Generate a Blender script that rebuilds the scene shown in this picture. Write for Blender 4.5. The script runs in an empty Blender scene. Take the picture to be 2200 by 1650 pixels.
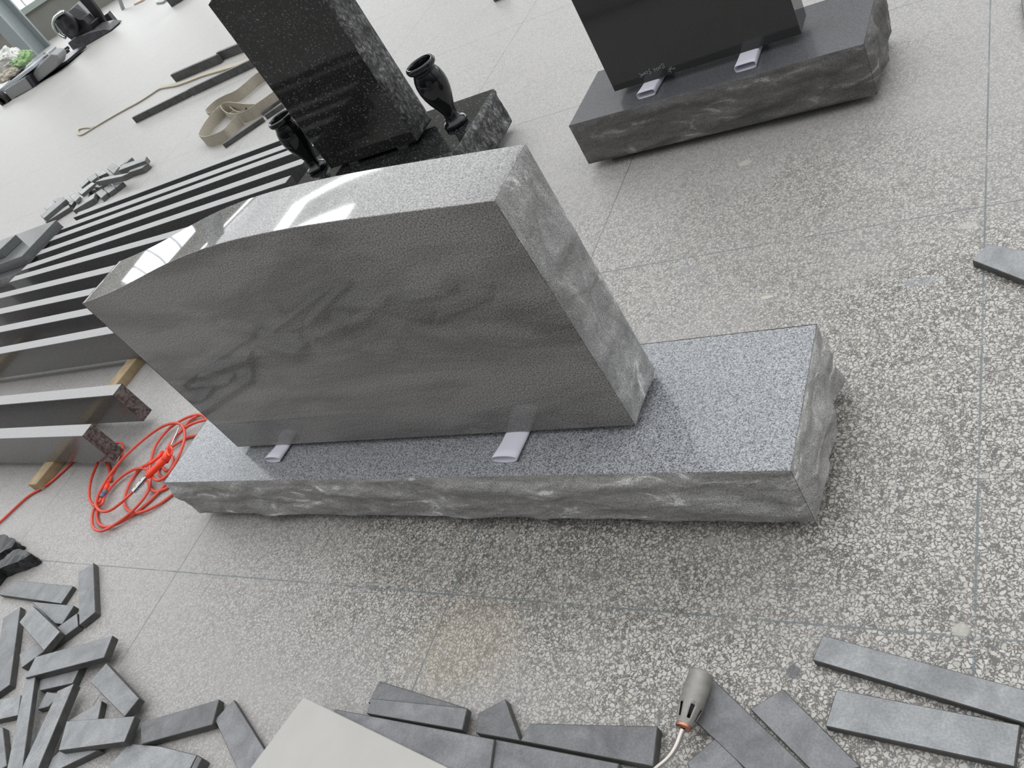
import bpy, bmesh, math, random
from mathutils import Vector, Matrix, noise

S = bpy.context.scene
COL = S.collection
PI = math.pi

# ------------------------------------------------------------------ camera
F = 1842.27
R = [Vector((0.81474, 0.33010, -0.47675)),      # camera right
     Vector((-0.07710, -0.75316, -0.65330)),    # camera down
     Vector((-0.57469, 0.56901, -0.58816))]     # camera forward
CAMLOC = Vector((2.2651, -0.8627, 1.3400))
cam_data = bpy.data.cameras.new('camera')
cam_data.sensor_width = 36.0
cam_data.lens = F / 2200 * 36.0
cam_data.clip_end = 200
cam = bpy.data.objects.new('camera', cam_data)
COL.objects.link(cam)
m = Matrix.Identity(4)
for i in range(3):
    m[i][0] = R[0][i]; m[i][1] = -R[1][i]; m[i][2] = -R[2][i]; m[i][3] = CAMLOC[i]
q_ = m.to_quaternion(); q_.normalize()
cam.location = CAMLOC
cam.rotation_mode = 'QUATERNION'
cam.rotation_quaternion = q_
S.camera = cam

# ------------------------------------------------------------------ world: overcast daylight, brighter from the window side
W = bpy.data.worlds.new('overcast')
S.world = W
W.use_nodes = True
nt = W.node_tree
nt.nodes.clear()
wo = nt.nodes.new('ShaderNodeOutputWorld')
bg = nt.nodes.new('ShaderNodeBackground')
tc = nt.nodes.new('ShaderNodeTexCoord')
dp = nt.nodes.new('ShaderNodeVectorMath'); dp.operation = 'DOT_PRODUCT'
L = Vector((-0.08, 0.50, 0.86)).normalized()
dp.inputs[1].default_value = L
mr = nt.nodes.new('ShaderNodeMapRange')
mr.inputs['From Min'].default_value = -0.30
mr.inputs['From Max'].default_value = 1.0
mr.inputs['To Min'].default_value = 0.03
mr.inputs['To Max'].default_value = 1.45
mr.interpolation_type = 'SMOOTHSTEP'
nt.links.new(tc.outputs['Generated'], dp.inputs[0])
nt.links.new(dp.outputs['Value'], mr.inputs['Value'])
nt.links.new(mr.outputs['Result'], bg.inputs['Strength'])
bg.inputs['Color'].default_value = (0.97, 0.98, 1.0, 1)
nt.links.new(bg.outputs[0], wo.inputs[0])

S.view_settings.view_transform = 'Standard'
S.view_settings.look = 'None'
S.view_settings.gamma = 1
S.view_settings.use_curve_mapping = False
S.view_settings.exposure = 0.33
try:
    S.cycles.use_denoising = True
    S.cycles.max_bounces = 8
    S.cycles.sample_clamp_indirect = 4
except Exception:
    pass

# ------------------------------------------------------------------ measuring helpers
def ray(u, v):
    return R[0] * ((u - 1100) / F) + R[1] * ((v - 825) / F) + R[2]
def U(u, v, z=0.0):
    """the point of height z seen along the sight line"""
    d = ray(u, v); t = (z - CAMLOC.z) / d.z
    return CAMLOC + d * t
def UY(u, v, y):
    d = ray(u, v); t = (y - CAMLOC.y) / d.y
    return CAMLOC + d * t
def UP(u, v, p, n):
    d = ray(u, v); t = (p - CAMLOC).dot(n) / d.dot(n)
    return CAMLOC + d * t

# ------------------------------------------------------------------ materials
def new_mat(name):
    m = bpy.data.materials.new(name); m.use_nodes = True
    return m, m.node_tree, m.node_tree.nodes['Principled BSDF']
def N(t, kind, **kw):
    n = t.nodes.new(kind)
    for k, v in kw.items():
        if k in n.inputs: n.inputs[k].default_value = v
        else: setattr(n, k, v)
    return n
def ramp(t, src, stops):
    r = t.nodes.new('ShaderNodeValToRGB')
    e = r.color_ramp.elements
    while len(e) < len(stops): e.new(0.5)
    for i, (p, c) in enumerate(stops):
        e[i].position = p
        e[i].color = c if len(c) == 4 else (*c, 1)
    t.links.new(src, r.inputs[0])
    return r.outputs[0]
def g(v, tint=(1, 1, 1)): return (v * tint[0], v * tint[1], v * tint[2])
def mix(t, fac, a, b, blend='MIX'):
    x = t.nodes.new('ShaderNodeMix'); x.data_type = 'RGBA'; x.blend_type = blend
    for sock, val in ((x.inputs['Factor'], fac), (x.inputs['A'], a), (x.inputs['B'], b)):
        if hasattr(val, 'links'): t.links.new(val, sock)
        elif isinstance(val, (int, float)): sock.default_value = val
        else: sock.default_value = (*val, 1) if len(val) == 3 else val
    return x.outputs['Result']
def coords(t, scale=None, rot=None):
    c = t.nodes.new('ShaderNodeTexCoord')
    if scale is None and rot is None: return c.outputs['Object']
    mp = t.nodes.new('ShaderNodeMapping')
    if scale: mp.inputs['Scale'].default_value = scale
    if rot: mp.inputs['Rotation'].default_value = rot
    t.links.new(c.outputs['Object'], mp.inputs[0])
    return mp.outputs[0]
def noise_tex(t, vec, scale, detail=3, rough=0.5, dist=0.0):
    n = N(t, 'ShaderNodeTexNoise', Scale=scale, Detail=detail, Roughness=rough, Distortion=dist)
    t.links.new(vec, n.inputs['Vector'])
    return n.outputs['Fac']
def bump(t, b, h, strength, dist):
    n = N(t, 'ShaderNodeBump', Strength=strength, Distance=dist)
    t.links.new(h, n.inputs['Height']); t.links.new(n.outputs[0], b.inputs['Normal'])

def granite(name, dark, light, tint=(1, 1, 1), rough=0.12, grain=700, veins=0.0, spec=0.5, bumpy=0.0, vein_rot=(0, 0.5, 0), clean=None):
    m, t, b = new_mat(name)
    v = coords(t)
    a = noise_tex(t, v, grain, 2, 0.7)
    a2 = noise_tex(t, v, grain * 0.6, 2, 0.6)
    add = N(t, 'ShaderNodeMath', operation='ADD'); t.links.new(a, add.inputs[0]); t.links.new(a2, add.inputs[1])
    hf = N(t, 'ShaderNodeMath', operation='MULTIPLY'); hf.inputs[1].default_value = 0.5; t.links.new(add.outputs[0], hf.inputs[0])
    c = ramp(t, hf.outputs[0], [(0.40, g(dark, tint)), (0.60, g(light, tint))])
    if veins:
        vv = coords(t, (1.0, 0.7, 3.6), vein_rot)
        w = noise_tex(t, vv, 2.0, 4, 0.6, 0.5)
        f = ramp(t, w, [(0.42, g(1.04)), (0.53, g(1 - veins * 0.6)), (0.60, g(1 - veins)), (0.66, g(1 - veins * 0.4)), (0.76, g(1.0))])
        c = mix(t, 1.0, c, f, 'MULTIPLY')
    t.links.new(c, b.inputs['Base Color'])
    b.inputs['Roughness'].default_value = rough
    b.inputs['Specular IOR Level'].default_value = spec
    if bumpy:
        h = noise_tex(t, v, 60, 6, 0.7)
        bump(t, b, h, bumpy, 0.01)
    return m

M = {}
M['grey_polished'] = granite('grey_granite_polished', 0.085, 0.42, (1.02, 1.0, 0.96), 0.045, 480, veins=0.36, vein_rot=(0, -0.35, 0))
M['grey_base_top'] = granite('grey_granite_honed', 0.07, 0.50, (0.96, 0.99, 1.04), 0.14, 520)
M['dark_polished'] = granite('dark_granite_polished', 0.022, 0.065, (0.98, 1.0, 1.0), 0.08, 640)
M['dark_base_top'] = granite('dark_granite_honed', 0.07, 0.15, (0.96, 0.99, 1.06), 0.20, 640)
M['slab_top'] = granite('slab_sawn_top', 0.28, 0.42, (1.0, 0.985, 0.975), 0.5, 380)
M['slab_stone'] = granite('slab_granite', 0.07, 0.17, (1.0, 0.985, 0.975), 0.16, 380)
M['slab_end'] = granite('slab_sawn_end', 0.06, 0.20, (1.12, 0.93, 0.88), 0.8, 90, bumpy=0.9, spec=0.2)
M['pile_slab'] = granite('stacked_slab_granite', 0.11, 0.20, (0.95, 1.0, 1.02), 0.2, 380)

def split_granite(name, dark, light, tint, grain=520, stretch=(1.0, 1.0, 3.2)):
    m, t, b = new_mat(name)
    v = coords(t)
    a = noise_tex(t, v, grain, 2, 0.7)
    c = ramp(t, a, [(0.38, g(dark, tint)), (0.62, g(light, tint))])
    vv = coords(t, stretch)
    w = noise_tex(t, vv, 9, 6, 0.68, 0.8)
    f = ramp(t, w, [(0.36, g(0.72)), (0.52, g(0.95)), (0.58, g(1.1)), (0.63, g(1.7)), (0.68, g(2.3))])
    c = mix(t, 1.0, c, f, 'MULTIPLY')
    t.links.new(c, b.inputs['Base Color'])
    b.inputs['Roughness'].default_value = 0.75
    b.inputs['Specular IOR Level'].default_value = 0.25
    bump(t, b, noise_tex(t, v, 75, 7, 0.72), 0.7, 0.008)
    return m
M['grey_rough'] = split_granite('grey_granite_split', 0.24, 0.60, (1.01, 1.0, 0.97))
M['grey_rough_side'] = split_granite('grey_granite_split_side', 0.24, 0.60, (1.0, 1.0, 0.98), stretch=(1.6, 1.6, 0.75))
M['dark_rough'] = split_granite('dark_granite_split', 0.10, 0.24, (1.02, 1.0, 0.97))
def offcut_mat(name, a, b_, tint):
    m, t, b = new_mat(name)
    oi = t.nodes.new('ShaderNodeObjectInfo')
    v0 = coords(t)
    ad = N(t, 'ShaderNodeVectorMath', operation='ADD'); t.links.new(v0, ad.inputs[0]); t.links.new(oi.outputs['Random'], ad.inputs[1])
    v = ad.outputs[0]
    n1 = noise_tex(t, v, 16, 5, 0.62, 0.6)
    n2 = noise_tex(t, v, 260, 2, 0.6)
    c = ramp(t, n1, [(0.32, g(a, tint)), (0.66, g(b_, tint))])
    sp = ramp(t, n2, [(0.35, g(0.86)), (0.7, g(1.12))])
    c = mix(t, 1.0, c, sp, 'MULTIPLY')
    br = N(t, 'ShaderNodeMapRange'); br.inputs['To Min'].default_value = 0.86; br.inputs['To Max'].default_value = 1.16
    t.links.new(oi.outputs['Random'], br.inputs['Value'])
    c2 = N(t, 'ShaderNodeVectorMath', operation='SCALE')
    t.links.new(c, c2.inputs[0]); t.links.new(br.outputs[0], c2.inputs['Scale'])
    t.links.new(c2.outputs[0], b.inputs['Base Color'])
    b.inputs['Roughness'].default_value = 0.55
    b.inputs['Specular IOR Level'].default_value = 0.35
    bump(t, b, n1, 0.15, 0.004)
    return m
M['offcut'] = offcut_mat('dusty_offcut_stone', 0.23, 0.34, (0.97, 1.0, 1.02))
M['offcut_dark'] = offcut_mat('grey_offcut_stone', 0.16, 0.26, (0.98, 1.0, 1.03))
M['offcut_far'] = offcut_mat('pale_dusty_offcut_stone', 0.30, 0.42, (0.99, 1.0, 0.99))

M['offcut_strip'] = offcut_mat('dark_strip_stone', 0.075, 0.14, (1.0, 1.02, 0.98))
def pearl(name, rough, base, spark, rsp=0.5, bumpy=0):
    m, t, b = new_mat(name)
    v = coords(t)
    vo = N(t, 'ShaderNodeTexVoronoi', Scale=260.0); t.links.new(v, vo.inputs['Vector'])
    sx = N(t, 'ShaderNodeSeparateColor'); t.links.new(vo.outputs['Color'], sx.inputs[0])
    c1 = ramp(t, sx.outputs[0], [(0.0, g(base)), (0.55, g(base * 1.6, (1, 1, 0.97))), (0.93, g(base * 2.6, (1.0, 1.0, 1.0))), (0.995, g(spark, (0.93, 1.0, 1.05)))])
    n = noise_tex(t, v, 9, 4, 0.6)
    f = ramp(t, n, [(0.35, g(0.7)), (0.7, g(1.25))])
    c = mix(t, 1.0, c1, f, 'MULTIPLY')
    t.links.new(c, b.inputs['Base Color'])
    b.inputs['Roughness'].default_value = rough
    b.inputs['Specular IOR Level'].default_value = rsp
    if bumpy: bump(t, b, noise_tex(t, v, 70, 6, 0.7), bumpy, 0.01)
    return m
M['pearl_polished'] = pearl('black_granite_with_flecks', 0.06, 0.012, 0.22)
def pearl_rough():
    m, t, b = new_mat('black_granite_split')
    v = coords(t, (1, 1, 0.6))
    n = noise_tex(t, v, 75, 6, 0.75, 0.6); n2 = noise_tex(t, v, 14, 4, 0.6)
    c = ramp(t, n, [(0.36, g(0.012)), (0.5, g(0.07)), (0.66, g(0.34, (1, 1, 1.03)))])
    c = mix(t, 1.0, c, ramp(t, n2, [(0.35, g(0.55)), (0.7, g(1.3))]), 'MULTIPLY')
    t.links.new(c, b.inputs['Base Color']); b.inputs['Roughness'].default_value = 0.6
    bump(t, b, noise_tex(t, v, 70, 6, 0.7), 0.5, 0.008)
    return m
M['pearl_rough'] = pearl_rough()

def simple(name, col, rough=0.6, metal=0.0, spec=0.5, var=0.0, scale=30, bumpy=0.0):
    m, t, b = new_mat(name)
    b.inputs['Roughness'].default_value = rough
    b.inputs['Metallic'].default_value = metal
    b.inputs['Specular IOR Level'].default_value = spec
    v = coords(t)
    n = noise_tex(t, v, scale, 4, 0.6)
    lo = tuple(c * (1 - var) for c in col); hi = tuple(min(1, c * (1 + var)) for c in col)
    t.links.new(ramp(t, n, [(0.3, lo), (0.7, hi)]), b.inputs['Base Color'])
    if bumpy: bump(t, b, n, bumpy, 0.004)
    return m
M['offcut_side'] = simple('sawn_offcut_side', (0.075, 0.076, 0.072), 0.6, var=0.25, scale=50)  # sawn sides without dust, their shading also put into the dark tone
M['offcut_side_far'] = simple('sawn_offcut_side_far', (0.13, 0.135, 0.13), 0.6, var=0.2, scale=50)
M['black_gloss'] = simple('black_vase_granite', (0.006, 0.007, 0.008), 0.04)
M['paper'] = simple('white_paper', (0.78, 0.78, 0.86), 0.8, spec=0.2, var=0.02)
M['hose'] = simple('orange_red_hose', (0.70, 0.085, 0.05), 0.35, var=0.08)
M['gun'] = simple('orange_plastic', (0.95, 0.06, 0.02), 0.3, var=0.03)
M['chrome'] = simple('chrome', (0.62, 0.64, 0.64), 0.18, 1.0, var=0.1)
M['blue_fitting'] = simple('blue_grey_fitting', (0.14, 0.15, 0.24), 0.4)
M['wood'] = simple('pine_timber', (0.42, 0.32, 0.19), 0.7, var=0.22, scale=22, bumpy=0.2)
M['webbing'] = simple('beige_webbing', (0.46, 0.42, 0.345), 0.9, spec=0.1, var=0.12, scale=90, bumpy=0.3)
M['board'] = simple('pale_grey_board', (0.50, 0.49, 0.465), 0.6, spec=0.3, var=0.05, scale=7)
M['burner'] = simple('weathered_steel', (0.30, 0.29, 0.265), 0.5, 0.35, var=0.22, scale=40)
M['burner_in'] = simple('dark_steel', (0.05, 0.045, 0.045), 0.8, var=0.1)  # dark inside of the bell, seen through the slots
M['copper'] = simple('copper_ring', (0.55, 0.26, 0.17), 0.3, 0.9, var=0.1)
M['steel_pipe'] = simple('bright_steel_pipe', (0.60, 0.56, 0.52), 0.28, 0.9, var=0.08)
M['chalk'] = simple('white_chalk', (0.33, 0.37, 0.37), 0.9, spec=0.1)
M['chip_black'] = simple('broken_black_stone', (0.022, 0.024, 0.024), 0.35, var=0.4, scale=25, bumpy=0.5)
M['wall'] = simple('cement_wall', (0.27, 0.265, 0.24), 0.85, spec=0.1, var=0.08, scale=1.5)
M['sill'] = simple('painted_sill', (0.42, 0.47, 0.43), 0.7, var=0.05)
M['column'] = simple('grey_steel_column', (0.30, 0.335, 0.34), 0.5, var=0.06)
M['column_edge'] = simple('pale_flange', (0.55, 0.58, 0.62), 0.5)
M['monument_plinth'] = simple('speckled_dark_plinth', (0.07, 0.068, 0.075), 0.4, var=0.5, scale=18)
M['rubber'] = simple('black_rubber', (0.02, 0.02, 0.02), 0.6)
M['plastic_wrap'] = simple('crumpled_wrap', (0.62, 0.62, 0.58), 0.3, var=0.25, scale=9, bumpy=0.8)
M['green_cloth'] = simple('green_cloth', (0.28, 0.42, 0.20), 0.8, var=0.2, scale=9)
M['cart_grey'] = simple('grey_cart_stone', (0.30, 0.31, 0.31), 0.5, var=0.08)
M['stool'] = simple('orange_cloth', (0.55, 0.34, 0.14), 0.8)
M['roof'] = simple('pale_roof_sheet', (0.35, 0.36, 0.37), 0.6)
M['tan'] = simple('tan_blanket', (0.62, 0.47, 0.40), 0.8)
M['gunmetal'] = simple('dark_paint_and_shade', (0.03, 0.028, 0.034), 0.35)  # dark paint; also stands for the shade below the far cart's load

def glow(name, col, strength):
    m, t, b = new_mat(name)
    b.inputs['Base Color'].default_value = (*col, 1)
    b.inputs['Emission Color'].default_value = (*col, 1)
    b.inputs['Emission Strength'].default_value = strength
    return m
M['window_light'] = glow('daylit_window_pane', (0.96, 0.98, 1.0), 2.5)
M['roof_glow'] = glow('roof_sheet_added_glow', (0.95, 0.98, 1.0), 1.1)  # glow added to the unseen roof to brighten the polished headstone top
M['skylight'] = glow('daylit_skylight_sheet', (0.97, 0.99, 1.0), 7.0)

def terrazzo():
    m, t, b = new_mat('terrazzo_floor')
    c0 = t.nodes.new('ShaderNodeTexCoord').outputs['Object']
    # slight warp so that the chips are not regular
    nz = N(t, 'ShaderNodeTexNoise', Scale=70.0, Detail=2.0); t.links.new(c0, nz.inputs['Vector'])
    sub = N(t, 'ShaderNodeVectorMath', operation='SUBTRACT'); t.links.new(nz.outputs['Color'], sub.inputs[0]); sub.inputs[1].default_value = (.5, .5, .5)
    sc = N(t, 'ShaderNodeVectorMath', operation='SCALE'); t.links.new(sub.outputs[0], sc.inputs[0]); sc.inputs['Scale'].default_value = 0.012
    ad = N(t, 'ShaderNodeVectorMath', operation='ADD'); t.links.new(c0, ad.inputs[0]); t.links.new(sc.outputs[0], ad.inputs[1])
    v = ad.outputs[0]
    def chips(scale, lo, hi):
        e = N(t, 'ShaderNodeTexVoronoi', Scale=scale, feature='DISTANCE_TO_EDGE'); e.inputs['Randomness'].default_value = 1
        f = N(t, 'ShaderNodeTexVoronoi', Scale=scale, feature='F1')
        t.links.new(v, e.inputs['Vector']); t.links.new(v, f.inputs['Vector'])
        s = N(t, 'ShaderNodeSeparateColor'); t.links.new(f.outputs['Color'], s.inputs[0])
        edge = ramp(t, e.outputs['Distance'], [(lo, g(0)), (hi, g(1))])
        return edge, s
    e1, s1 = chips(128.0, 0.09, 0.17)
    e2, s2 = chips(235.0, 0.10, 0.2)
    col1 = ramp(t, s1.outputs[0], [(0.0, (0.39, 0.378, 0.345)), (0.25, (0.475, 0.463, 0.43)), (0.7, (0.53, 0.523, 0.495)), (0.93, (0.50, 0.47, 0.405)), (1.0, (0.34, 0.34, 0.33))])
    keep = ramp(t, s1.outputs[1], [(0.74, g(1)), (0.78, g(0))])
    cem = ramp(t, noise_tex(t, c0, 9, 4, 0.6), [(0.3, (0.10, 0.090, 0.083)), (0.7, (0.165, 0.152, 0.143))])
    col2 = ramp(t, s2.outputs[0], [(0.0, (0.31, 0.30, 0.27)), (0.6, (0.46, 0.45, 0.41)), (1.0, (0.39, 0.36, 0.30))])
    k2 = ramp(t, s2.outputs[1], [(0.80, g(1)), (0.85, g(0))])
    small = mix(t, mix(t, 1.0, e2, k2, 'MULTIPLY'), cem, col2)
    face = mix(t, mix(t, 1.0, e1, keep, 'MULTIPLY'), small, col1)
    # film of stone dust: thick far away and on the left, worn thin in front of the grey base and to the right
    sep = N(t, 'ShaderNodeSeparateXYZ'); t.links.new(c0, sep.inputs[0])
    def blob(cx, cy, rx, ry):
        mp = N(t, 'ShaderNodeMapping', vector_type='POINT')
        mp.inputs['Location'].default_value = (-cx / rx, -cy / ry, 0); mp.inputs['Scale'].default_value = (1 / rx, 1 / ry, 1)
        t.links.new(c0, mp.inputs[0])
        ln = N(t, 'ShaderNodeVectorMath', operation='LENGTH'); t.links.new(mp.outputs[0], ln.inputs[0])
        return ln.outputs['Value']
    wob = noise_tex(t, c0, 3.2, 5, 0.65)
    def blobmask(cx, cy, rx, ry, soft=0.9, w=0.9):
        l = blob(cx, cy, rx, ry)
        a = N(t, 'ShaderNodeMath', operation='MULTIPLY_ADD'); t.links.new(wob, a.inputs[0]); a.inputs[1].default_value = w; t.links.new(l, a.inputs[2])
        r = N(t, 'ShaderNodeMapRange'); r.inputs['From Min'].default_value = 0.5 + w * .5; r.inputs['From Max'].default_value = 0.5 + w * .5 + soft
        r.inputs['To Min'].default_value = 1; r.inputs['To Max'].default_value = 0
        t.links.new(a.outputs[0], r.inputs['Value'])
        return r.outputs[0]
    def mx(a, b_):
        n = N(t, 'ShaderNodeMath', operation='MAXIMUM'); t.links.new(a, n.inputs[0]); t.links.new(b_, n.inputs[1]); return n.outputs[0]
    worn = mx(mx(blobmask(1.12, -0.12, 0.85, 0.27), blobmask(2.05, 0.15, 0.55, 0.75)), blobmask(1.75, -0.32, 0.42, 0.16))
    worn = mx(worn, N_mul(t, blobmask(1.5, 0.85, 0.9, 0.35, w=1.6), 0.45))
    dustn = ramp(t, noise_tex(t, c0, 2.3, 5, 0.6), [(0.3, g(0.50)), (0.75, g(0.80))])
    dn = N(t, 'ShaderNodeMath', operation='MULTIPLY_ADD'); t.links.new(worn, dn.inputs[0]); dn.inputs[1].default_value = -0.66; t.links.new(dustn, dn.inputs[2])
    dn.use_clamp = True
    base = mix(t, dn.outputs[0], face, (0.395, 0.383, 0.372))
    # dirt patches and stains with their own shape
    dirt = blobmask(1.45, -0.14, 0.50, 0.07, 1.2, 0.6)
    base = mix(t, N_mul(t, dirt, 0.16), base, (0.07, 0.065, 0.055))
    rust = blobmask(1.12, -0.30, 0.13, 0.10, 0.9, 1.1)
    base = mix(t, N_mul(t, rust, 0.20), base, (0.40, 0.31, 0.17))
    for (cx, cy, r1, r2, colr, f) in spots:
        base = mix(t, N_mul(t, blobmask(cx, cy, r1, r2, 0.25, 0.5), f), base, colr)
    # divider strips between the poured panels
    def line(axis, pos, step, w):
        a = N(t, 'ShaderNodeMath', operation='ADD'); t.links.new(sep.outputs[axis], a.inputs[0]); a.inputs[1].default_value = -pos + step * 50.5
        mo = N(t, 'ShaderNodeMath', operation='MODULO'); t.links.new(a.outputs[0], mo.inputs[0]); mo.inputs[1].default_value = step
        s_ = N(t, 'ShaderNodeMath', operation='SUBTRACT'); t.links.new(mo.outputs[0], s_.inputs[0]); s_.inputs[1].default_value = step / 2
        ab = N(t, 'ShaderNodeMath', operation='ABSOLUTE'); t.links.new(s_.outputs[0], ab.inputs[0])
        lt = N(t, 'ShaderNodeMath', operation='LESS_THAN'); t.links.new(ab.outputs[0], lt.inputs[0]); lt.inputs[1].default_value = w
        return lt.outputs[0]
    # gently wandering strips
    ln = mx(line(0, 0.030, 1.0155, 0.0020), line(1, -0.186, 1.022, 0.0018))
    gaps = ramp(t, noise_tex(t, c0, 5.5, 3, 0.6), [(0.36, g(0.4)), (0.5, g(0.85))])
    lnm = N(t, 'ShaderNodeMath', operation='MULTIPLY'); t.links.new(ln, lnm.inputs[0]); t.links.new(gaps, lnm.inputs[1])
    base = mix(t, lnm.outputs[0], base, (0.13, 0.155, 0.16))
    t.links.new(base, b.inputs['Base Color'])
    rr = ramp(t, dn.outputs[0], [(0.0, g(0.30)), (0.7, g(0.48))])
    t.links.new(rr, b.inputs['Roughness'])
    b.inputs['Specular IOR Level'].default_value = 0.5
    return m
def N_mul(t, a, k):
    n = N(t, 'ShaderNodeMath', operation='MULTIPLY'); t.links.new(a, n.inputs[0]); n.inputs[1].default_value = k
    return n.outputs[0]
def sp(u, v): p = U(u, v); return p.x, p.y
spots = []
for (u, v, r1, r2, colr, f) in [
        (1705, 1443, .020, .020, (0.09, 0.095, 0.10), .85),
        (1098, 1150, .022, .018, (0.30, 0.30, 0.28), .8),
        (1530, 1162, .024, .016, (0.30, 0.30, 0.27), .7),
        (655, 1160, .014, .012, (0.27, 0.27, 0.27), .7),
        (2065, 1354, .020, .020, (0.42, 0.41, 0.36), .8),
        (1648, 638, .022, .009, (0.58, 0.55, 0.44), .8),
        (1480, 578, .05, .018, (0.26, 0.27, 0.29), .5),
        (1975, 605, .06, .02, (0.27, 0.28, 0.31), .5),
        (1600, 350, .03, .02, (0.56, 0.54, 0.48), .6),
        (1430, 525, .012, .008, (0.27, 0.28, 0.30), .6),
        (2080, 485, .03, .018, (0.50, 0.48, 0.44), .6)]:
    x, y = sp(u, v); spots.append((x, y, r1, r2, colr, f))
M['floor'] = terrazzo()

# ------------------------------------------------------------------ object helpers
def tag(o, label=None, cat=None, group=None, kind=None):
    if label: o['label'] = label
    if cat: o['category'] = cat
    if group: o['group'] = group
    if kind: o['kind'] = kind
    return o
def empty(name, loc, label, cat, group=None):
    o = bpy.data.objects.new(name, None); COL.objects.link(o)
    o.location = loc; o.empty_display_size = 0.05
    return tag(o, label, cat, group)
def obj(name, bm, mat, parent=None, smooth=False):
    """links a bmesh given in world coordinates"""
    me = bpy.data.meshes.new(name)
    bmesh.ops.recalc_face_normals(bm, faces=bm.faces)
    org = Vector(parent.location) if parent is not None else None
    if org is None:
        lo = Vector((1e9,) * 3); hi = -lo
        for v in bm.verts:
            for i in range(3): lo[i] = min(lo[i], v.co[i]); hi[i] = max(hi[i], v.co[i])
        org = Vector(((lo.x + hi.x) / 2, (lo.y + hi.y) / 2, lo.z))
    for v in bm.verts: v.co -= org
    if smooth:
        for f in bm.faces: f.smooth = True
    bm.to_mesh(me); bm.free()
    for mm in (mat if isinstance(mat, (list, tuple)) else [mat]): me.materials.append(mm)
    o = bpy.data.objects.new(name, me); COL.objects.link(o)
    if parent is not None: o.parent = parent
    else: o.location = org
    return o
def prism(bm, top, vec):
    """solid between polygon top and the same polygon moved by vec"""
    a = [bm.verts.new(p) for p in top]
    b = [bm.verts.new(Vector(p) + vec) for p in top]
    n = len(a)
    bm.faces.new(a); bm.faces.new(b[::-1])
    for i in range(n):
        j = (i + 1) % n
        bm.faces.new((a[i], b[i], b[j], a[j]))
def bevel(bm, w, seg=2):
    bmesh.ops.recalc_face_normals(bm, faces=bm.faces)
    bmesh.ops.bevel(bm, geom=list(bm.edges), offset=w, segments=seg, profile=0.5, affect='EDGES', clamp_overlap=True)
def box(bm, x0, x1, y0, y1, z0, z1):
    prism(bm, [Vector((x0, y0, z1)), Vector((x1, y0, z1)), Vector((x1, y1, z1)), Vector((x0, y1, z1))], Vector((0, 0, z0 - z1)))
def obox(bm, c, ax, ay, az):
    """box about c with half-axis vectors"""
    prism(bm, [c + ax + ay + az, c - ax + ay + az, c - ax - ay + az, c + ax - ay + az], -2 * az)
def tube(bm, pts, r, seg=10, cap=True):
    rings = []
    n = len(pts)
    up = Vector((0, 0, 1))
    rr = r if isinstance(r, (list, tuple)) else [r] * n
    for i, p in enumerate(pts):
        d = (pts[min(i + 1, n - 1)] - pts[max(i - 1, 0)]).normalized()
        s = d.cross(up)
        if s.length < 1e-3: s = d.cross(Vector((0, 1, 0)))
        s.normalize(); w = s.cross(d).normalized()
        rings.append([bm.verts.new(p + (s * math.cos(a) + w * math.sin(a)) * rr[i]) for a in [2 * PI * k / seg for k in range(seg)]])
    for i in range(n - 1):
        for k in range(seg):
            j = (k + 1) % seg
            bm.faces.new((rings[i][k], rings[i][j], rings[i + 1][j], rings[i + 1][k]))
    if cap: bm.faces.new(rings[0]); bm.faces.new(rings[-1][::-1])
def lathe(bm, prof, org, axis=Vector((0, 0, 1)), seg=40):
    axis = axis.normalized()
    s = axis.cross(Vector((0, 1, 0)))
    if s.length < 1e-3: s = Vector((1, 0, 0))
    s.normalize(); w = axis.cross(s).normalized()
    rings = []
    for (r, h) in prof:
        if r < 1e-6: rings.append([bm.verts.new(org + axis * h)] * seg)
        else: rings.append([bm.verts.new(org + axis * h + (s * math.cos(a) + w * math.sin(a)) * r) for a in [2 * PI * k / seg for k in range(seg)]])
    fs = []
    for i in range(len(prof) - 1):
        for k in range(seg):
            j = (k + 1) % seg
            vs = []
            for v in (rings[i][k], rings[i][j], rings[i + 1][j], rings[i + 1][k]):
                if v not in vs: vs.append(v)
            if len(vs) > 2: fs.append(bm.faces.new(vs))
    return fs
def catmull(pts, k=6):
    out = []
    n = len(pts)
    for i in range(n - 1):
        p0, p1, p2, p3 = pts[max(i - 1, 0)], pts[i], pts[i + 1], pts[min(i + 2, n - 1)]
        for j in range(k):
            t = j / k
            out.append(0.5 * ((2 * p1) + (p2 - p0) * t + (2 * p0 - 5 * p1 + 4 * p2 - p3) * t * t + (3 * p1 - p0 - 3 * p2 + p3) * t ** 3))
    out.append(pts[-1])
    return out

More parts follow.
